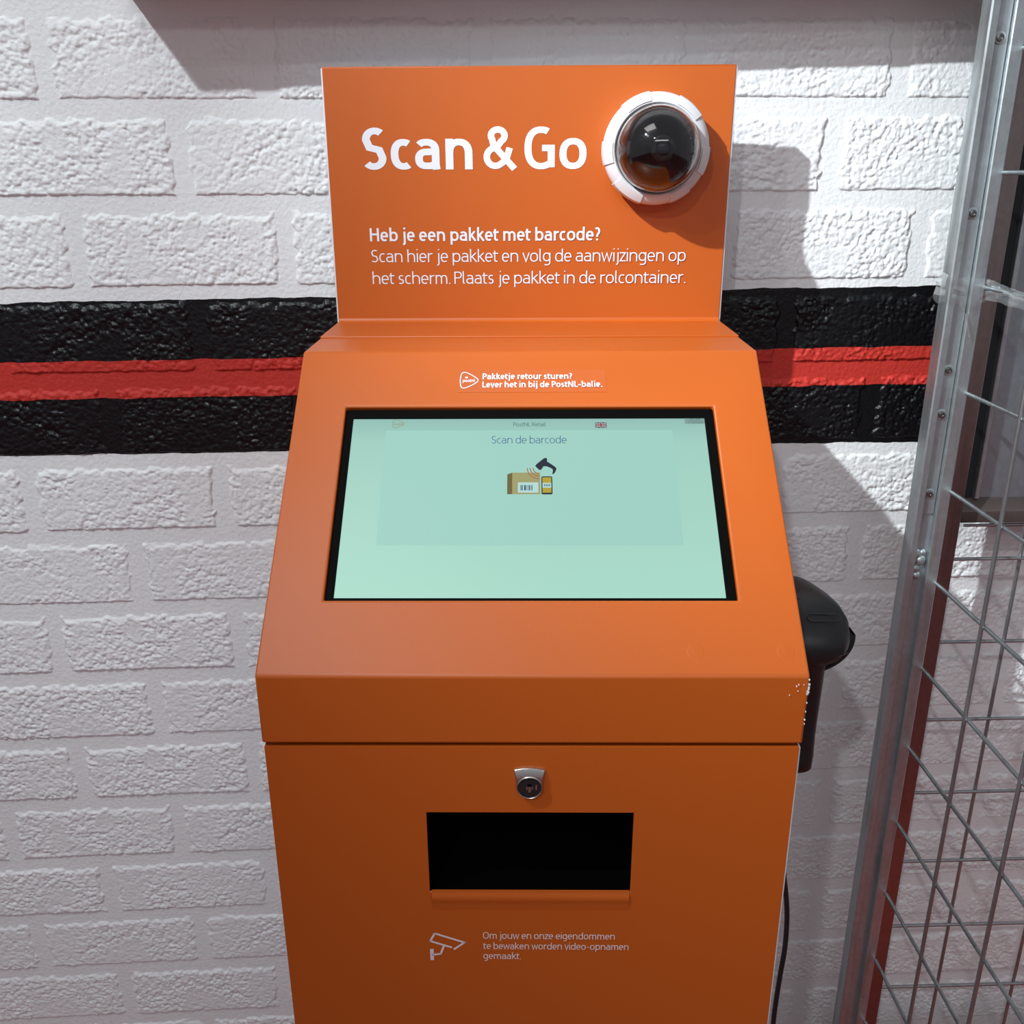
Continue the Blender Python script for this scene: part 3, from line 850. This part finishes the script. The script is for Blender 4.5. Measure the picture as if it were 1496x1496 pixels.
lens = mb.build('lens_barrel', M_BLACKP, dome, smooth=True, angle=40)
mb = MB(); mb.lathe([(0.0078, 0.0802), (0.006, 0.0815), (0.003, 0.0822), (0.0, 0.0824)], 32)
mb.build('lens', mat('lens_glass', (0.01, 0.012, 0.02), 0.05, coat=1.0), dome, smooth=True, angle=60)
mb = MB(); mb.lathe([(0.0462, 0.003), (0.0440, 0.0045), (0.0, 0.0045)], 48)
mb.build('backplate', mat('grey_backplate', (0.35, 0.34, 0.35), 0.5), dome)

# ------------------------------------------------------------------ hand scanner in its cradle on the kiosk's side
SX, SY = 0.2790, 0.178
MSC = MK @ Matrix.Translation((SX, SY, 0.8870))
scn = empty('barcode_scanner', MSC, 'black handheld barcode scanner hanging in a cradle beside the kiosk', 'scanner')
mb = MB()
# head: sections along y (back end towards the viewer), each a rounded superellipse
secs = [(-.0420, .006, .004, .1640, 0), (-.0405, .020, .011, .1640, 0), (-.0350, .032, .0185, .1650, 0), (-.024, .0405, .0250, .1680, 0), (-.008, .0440, .0285, .1730, 0), (.010, .0428, .0285, .1765, 0), (.030, .0385, .0265, .1785, 0),
        (.050, .0325, .0230, .1800, 0), (.068, .0270, .0195, .1805, 0), (.074, .0250, .0175, .1805, 0), (.0745, .0215, .0145, .1805, 0)]
NS = 28; v = []; f = []
for (y, rx, rz, zc, _) in secs:
    for k in range(NS):
        a_ = 2 * PI * k / NS; c, s = math.cos(a_), math.sin(a_); e = 2 / 2.5
        v.append((rx * math.copysign(abs(c) ** e, c), y, zc + (rz if s > 0 else rz * 0.95) * math.copysign(abs(s) ** e, s)))
n = len(secs)
for i in range(n - 1):
    for k in range(NS): f.append((i * NS + k, (i + 1) * NS + k, (i + 1) * NS + (k + 1) % NS, i * NS + (k + 1) % NS))
f.append(tuple(range(NS))); f.append(tuple(reversed(range((n - 1) * NS, n * NS))))
mb.add(v, f)
mb.build('head', M_BLACKP, scn, smooth=True, angle=45)
mb = MB(); v = []; f = []
hs = [(.158, .0275, .030, .000), (.146, .0270, .027, .001), (.128, .0262, .0215, .002), (.105, .0265, .0195, .003), (.075, .0262, .0185, .004), (.045, .0258, .0180, .004), (.022, .0262, .0185, .003), (.0205, .0258, .0190, .003), (.0085, .0254, .0190, .003), (.007, .0245, .0180, .003)]
for (z, rx, ry, yc) in hs:
    for k in range(NS):
        a_ = 2 * PI * k / NS; c, s = math.cos(a_), math.sin(a_); e = 2 / 2.8
        v.append((rx * math.copysign(abs(c) ** e, c), yc + ry * math.copysign(abs(s) ** e, s), z))
n = len(hs)
for i in range(n - 1):
    for k in range(NS): f.append((i * NS + k, i * NS + (k + 1) % NS, (i + 1) * NS + (k + 1) % NS, (i + 1) * NS + k))
f.append(tuple(range(NS))); f.append(tuple(reversed(range((n - 1) * NS, n * NS))))
mb.add(v, f)
mb.build('handle', M_BLACKP, scn, smooth=True, angle=45)
mb = MB(); mb.prism([(.020, .150), (.030, .146), (.034, .118), (.029, .108), (.020, .112)], -.008, .008, 0, Matrix(((0, 0, 1, 0), (1, 0, 0, 0), (0, 1, 0, 0), (0, 0, 0, 1))))
mb.build('trigger', M_BLACKP, scn, bevel=0.002)
mb = MB()   # raised outline button on top of the head
MTB = Matrix.Translation((.0125, -.0215, .1938)) @ Matrix.Rotation(math.radians(22), 4, 'X')
pts = []
for (cx_, s_) in ((.012, -90), (-.012, 90)):
    pts += [(cx_ + .0045 * math.cos(math.radians(s_ + t)), .0045 * math.sin(math.radians(s_ + t)), .0012) for t in range(0, 181, 30)]
mb.tube([MTB @ Vector(p) for p in pts + [pts[0]]], .0006, 6)
mb.build('button', mat('glossy_black', (0.02, 0.022, 0.026), 0.2), scn, smooth=True, angle=70)
mb = MB()   # parting line low on the back of the head
pts = []
for k in range(15):
    a_ = math.radians(200 + 10 * k); pts.append((.0395 * math.cos(a_), -.0255 - .0145 * abs(math.sin(a_)) ** .8, .1555 + .006 * abs(math.cos(a_))))
mb.tube(pts, .0006, 6)
mb.build('seam', M_RIB, scn, smooth=True, angle=70)
mb = MB()   # printed ribs
for q in range(3):
    mb.box(-.030, -.002 - q * .004, -.0005 + q * .003, .0006 + q * .003, .2012 + q * .0009, .2026 + q * .0009)
mb.build('grip_rib', M_BEZEL, scn)
# cradle (part of the kiosk)
mb = MB()
v = []; 
arcs = [math.radians(a_) for a_ in range(-168, 12, 5)]
yc0, yc1 = -.012, .006
for a_ in arcs:
    for (r_, yy) in ((0.0465, yc0), (0.0495, yc0), (0.0495, yc1), (0.0465, yc1)):
        v.append((SX + r_ * math.cos(a_) * 1.02, SY + yy, 0.8835 + .1690 + r_ * math.sin(a_) * 0.82))
f = []
for i in range(len(arcs) - 1):
    for k in range(4): f.append((4 * i + k, 4 * i + (k + 1) % 4, 4 * i + 4 + (k + 1) % 4, 4 * i + 4 + k))
f += [(0, 1, 2, 3), tuple(4 * (len(arcs) - 1) + k for k in (3, 2, 1, 0))]
# open gap for the handle: the cup is split in two jaws
mbj = MB(); mbj.add(v, [q for i, q in enumerate(f[:-2]) if not (11 <= i // 4 <= 20)])
mbj.box(0.2314, 0.2352, SY - .034, SY + .034, 0.90, 1.075)
mbj.build('scanner_cradle', M_BLACKP, kiosk, smooth=True, angle=45)
# cable
cab_l = [(0.2775, .181, .897), (0.2790, .185, .860), (0.2860, .190, .80), (0.2950, .198, .735), (0.3015, .200, .700), (0.3060, .20, .665), (0.3078, .20, .620), (0.3060, .20, .575), (0.3045, .20, .52), (0.3045, .20, .45), (0.300, .20, .30), (0.285, .21, .12), (0.262, .24, .012), (0.24, .30, .006)]
mb = MB()
def cr(P, m=5):
    P = [Vector(p) for p in P]; o = []
    for i in range(len(P) - 1):
        p0 = P[max(i - 1, 0)]; p1 = P[i]; p2 = P[i + 1]; p3 = P[min(i + 2, len(P) - 1)]
        for k in range(m):
            t = k / m
            o.append(0.5 * ((2 * p1) + (-p0 + p2) * t + (2 * p0 - 5 * p1 + 4 * p2 - p3) * t * t + (-p0 + 3 * p1 - 3 * p2 + p3) * t ** 3))
    return o + [P[-1]]
inv = MSC.inverted() @ MK
mb.tube([inv @ p for p in cr(cab_l)], .0030, 10)
mb.build('cable', M_BLACKP, scn, smooth=True, angle=60)

# ------------------------------------------------------------------ roll cage
MC = Matrix.Translation((0.61847, 1.09239, 0)) @ Matrix.Rotation(-0.02962, 4, 'Z')
cage = empty('roll_cage', MC, 'galvanised steel roll container with wire mesh sides standing by the wall', 'cage')
ZG, MESH, YBK = 1.24198, 0.12673, 0.05375
Z0C, Z1C = 0.095, 1.86
# front channel post, open towards the viewer
mb = MB()
th = .002
prof = [(-.0425, .022), (-.0425, .001), (-.0405, 0), (-.0335, 0), (-.0325, .0012), (-.0325, .0095), (-.0155, .0095), (-.0155, .0012), (-.0145, 0), (-.0015, 0), (.0, .0015), (.0, .022)]
outer = prof; 
poly = outer + [(0 - th, .022), (0 - th, .003), (-.0135, .002), (-.0135, .0115), (-.0345, .0115), (-.0345, .002), (-.0405, .003), (-.0405, .022)]
mb.prism(poly, Z0C, Z1C)
mb.build('corner_post', M_ZINC, cage)
mb = MB(); mb.box(-.0315, -.0165, .0060, .0092, 1.085, Z1C - .01)
mb.add([(-.0315, .006, 1.085), (-.0165, .006, 1.10), (-.0165, .0092, 1.10), (-.0315, .0092, 1.085)], [(0, 1, 2, 3)])
mb.build('backing_strip', M_ZINC, cage)
for z in (1.815, 1.6329, 1.4516, 1.2703, 1.2152, 1.1122):
    mb = MB(); Mz = Matrix.Translation((-.0262, .0060, z)) @ Matrix.Rotation(PI / 2, 4, 'X')
    mb.lathe([(.0068, 0), (.0066, .0010), (.0052, .0016), (.0042, .0016)], 16, 0, Mz)
    mb.lathe([(.0042, .0014), (.0040, .0034), (.0026, .0038), (.0020, .0022), (0, .0022)], 16, 1, Mz)
    mb.build('screw', [M_ZINC, M_SCREW], cage, smooth=True, angle=40)
mb = MB()   # hinge weld lumps
for dx, dz, r in ((-.0300, .012, .0075), (-.0240, .004, .008), (-.0285, -.008, .0065), (-.022, .014, .005), (-.026, -.018, .006)):
    mb.lathe([(r * math.cos(PI / 2 * i / 6), r * .8 * math.sin(PI / 2 * i / 6)) for i in range(7)], 12, 0, Matrix.Translation((dx, .0085, 1.016 + dz)) @ Matrix.Rotation(PI / 2, 4, 'X'))
mb.build('weld', M_ZINC, cage, smooth=True, angle=60)
mb = MB(); mb.box(.004, .0345, .030, .0555, Z0C, Z1C)
mb.build('rear_post', M_RUST, cage, bevel=0.002)
# mesh: side panel (runs towards the viewer) and rear panel
def wire(pts, r=.0026):
    mb = MB(); mb.tube(pts, r, 8); return mb.build('wire', M_ZWIRE, cage, smooth=True, angle=60)
YE = -0.70
hz = []
k = -4
while True:
    z = ZG - k * MESH
    if z < 0.12: break
    if z < Z1C - 0.02: wire([(0.0, .0, z), (0.0, YE, z)]); hz.append(z)
    k += 1
for j in range(5):
    y = -.12657 - j * MESH
    if y > YE + .03: wire([(-.0046, y, Z0C), (-.0046, y, Z1C)])
XE = 0.70
zb3 = 0.99888
for k in range(-1, 8):
    z = zb3 - k * MESH
    if z > .12 and z < 1.05: wire([(.030, YBK + .003, z), (XE, YBK + .003, z)])
for j in range(5):
    x_ = .14208 + j * MESH
    if x_ < XE - .03: wire([(x_, YBK + .0078, Z0C), (x_, YBK + .0078, 1.06)])
# folded shelf sheet with its lower rail
mb = MB(); mb.box(.0640, XE - .03, YBK + .001, YBK + .0035, 1.082, Z1C - .05); mb.build('shelf_sheet', M_SHEET, cage)
mb = MB(); mb.box(.0340, .0575, YBK + .0030, YBK + .0100, 1.060, Z1C - .05); mb.build('gap_shade', mat('gap_shade_dark', (0.028, 0.032, 0.035), 0.6, spec=0.2), cage)  # dark strip added as the shade in the gap between post and sheet
mb = MB(); mb.box(.0572, .0640, YBK - .006, YBK + .0035, 1.0885, Z1C - .05); mb.build('sheet_edge', M_ZINC, cage, bevel=0.0012)
mb = MB()
mb.prism([(YBK - .012, 1.0735), (YBK - .0125, 1.0575), (YBK + .012, 1.0575), (YBK + .012, 1.0890), (YBK + .0, 1.0890)], .036, XE - .01, 0, Matrix(((0, 0, 1, 0), (1, 0, 0, 0), (0, 1, 0, 0), (0, 0, 0, 1))))
mb.build('shelf_rail', mat('dark_brown_steel', (0.11, 0.085, 0.08), 0.4, 0.6, var=0.2, vscale=40), cage, bevel=0.001)
mb = MB(); mb.tube([(.046, YBK - .011, 1.0535), (XE - .01, YBK - .011, 1.0535)], .0022, 8)
mb.build('hinge_rod', M_SCREW, cage, smooth=True)
# far posts, base and castors (outside the picture, so that the cage stands)
mb = MB(); mb.box(XE - .02, XE + .02, .02, .055, Z0C, Z1C); mb.build('rear_post', M_ZINC, cage)
mb = MB(); mb.box(-.04, .0, YE - .03, YE, Z0C, Z1C); mb.build('corner_post', M_ZINC, cage)
mb = MB(); mb.box(-.043, XE + .02, YE - .03, .060, .062, .098); mb.build('base_frame', mat('red_plastic_base', (0.50, 0.055, 0.030), 0.45), cage, bevel=0.003)
for cx_, cy_ in ((.02, -.0), (XE - .02, .0), (.02, YE + .02), (XE - .02, YE + .02)):
    mb = MB(); mb.box(cx_ - .014, cx_ + .014, cy_ - .03, cy_ + .03, .040, .063)
    c_ = mb.build('castor_fork', M_ZINC, cage)
    mb = MB(); mb.lathe([(0.0, -.010), (.024, -.010), (.030, -.008), (.030, .008), (.024, .010), (0, .010)], 24, 0, Matrix.Translation((cx_, cy_, .030)) @ Matrix.Rotation(PI / 2, 4, 'Y'))
    mb.build('castor_wheel', M_BLACKP, cage, smooth=True, angle=40)

# crumpled clear stretch film wound round the post
def film_mat():
    m = bpy.data.materials.new('clear_film'); m.use_nodes = True
    nt = m.node_tree; nt.nodes.remove(nt.nodes['Principled BSDF']); out = nt.nodes['Material Output']; L = nt.links.new
    t = nt.nodes.new('ShaderNodeBsdfTransparent'); g = nt.nodes.new('ShaderNodeBsdfGlossy'); d = nt.nodes.new('ShaderNodeBsdfDiffuse')
    g.inputs['Roughness'].default_value = 0.16; g.inputs['Color'].default_value = (.9, .95, .95, 1); d.inputs['Color'].default_value = (.8, .82, .82, 1)
    lw = nt.nodes.new('ShaderNodeLayerWeight'); lw.inputs['Blend'].default_value = .35
    mr = nt.nodes.new('ShaderNodeMapRange'); mr.inputs['To Min'].default_value = .09; mr.inputs['To Max'].default_value = .75
    L(lw.outputs['Facing'], mr.inputs['Value'])
    a = nt.nodes.new('ShaderNodeMixShader'); a.inputs[0].default_value = .22; L(g.outputs[0], a.inputs[1]); L(d.outputs[0], a.inputs[2])
    b = nt.nodes.new('ShaderNodeMixShader'); L(mr.outputs['Result'], b.inputs[0]); L(t.outputs[0], b.inputs[1]); L(a.outputs[0], b.inputs[2])
    L(b.outputs[0], out.inputs['Surface'])
    return m
FILM = film_mat()
film = empty('stretch_film', MC @ Matrix.Translation((-.02, -.004, 1.37)), 'crumpled clear plastic film wound round the cage post', 'plastic wrap')
rf = random.Random(11)
def ribbon(path, hts, rows, amp, name):
    mb = MB(); n = len(path); v = []; f = []
    for i, p in enumerate(path):
        p = Vector(p); a = Vector(path[max(i - 1, 0)]); b = Vector(path[min(i + 1, n - 1)]); d = (b - a).normalized(); nn = Vector((d.y, -d.x, 0))
        z0_, z1_ = hts[i]
        for r in range(rows):
            t = r / (rows - 1)
            q = p + nn * (amp * rf.uniform(-.2, 1)) + Vector((0, 0, z0_ + (z1_ - z0_) * t + rf.uniform(-1, 1) * amp * .35))
            v.append((q.x + .02, q.y + .004, q.z - 1.37))
    for i in range(n - 1):
        for r in range(rows - 1): f.append((i * rows + r, (i + 1) * rows + r, (i + 1) * rows + r + 1, i * rows + r + 1))
    mb.add(v, f); o = mb.build(name, FILM, film, recalc=False, smooth=True, angle=25)
    return o
p1 = [(-.046, .026, 0), (-.047, .012, 0), (-.046, -.001, 0), (-.040, -.004, 0), (-.033, -.004, 0), (-.025, -.003, 0), (-.016, -.004, 0), (-.008, -.005, 0), (.001, -.005, 0), (.003, .004, 0)]
h1_ = [(1.352, 1.384), (1.350, 1.386), (1.352, 1.384), (1.353, 1.383), (1.350, 1.381), (1.347, 1.381), (1.345, 1.380), (1.349, 1.380), (1.354, 1.379), (1.356, 1.376)]
ribbon(p1, h1_, 7, .0028, 'film_band')
p2 = [(.002, -.002 - .0125 * i, 0) for i in range(20)]
h2_ = [(1.356 - .0003 * i, 1.378 - .0008 * i) for i in range(20)]
ribbon(p2, h2_, 6, .0032, 'film_band')
mb = MB()
pts = [(.02 + .004 * math.sin(i * .9), -.002 - .0125 * i + .004, 1.368 - 1.37 - .0002 * i + .0016 * math.sin(i * 1.7)) for i in range(20)]
mb.tube(pts, [.0022 + .0012 * abs(math.sin(i * 1.3)) for i in range(20)], 7)
mb.build('film_twist', FILM, film, smooth=True)
mb = MB(); mb.tube([(-.028 + .02, -.001, 1.352 - 1.37), (-.020 + .02, -.002, 1.332 - 1.37), (-.012 + .02, -.001, 1.312 - 1.37)], [.0008, .0016, .0007], 6)
mb.build('film_tail', FILM, film, smooth=True)
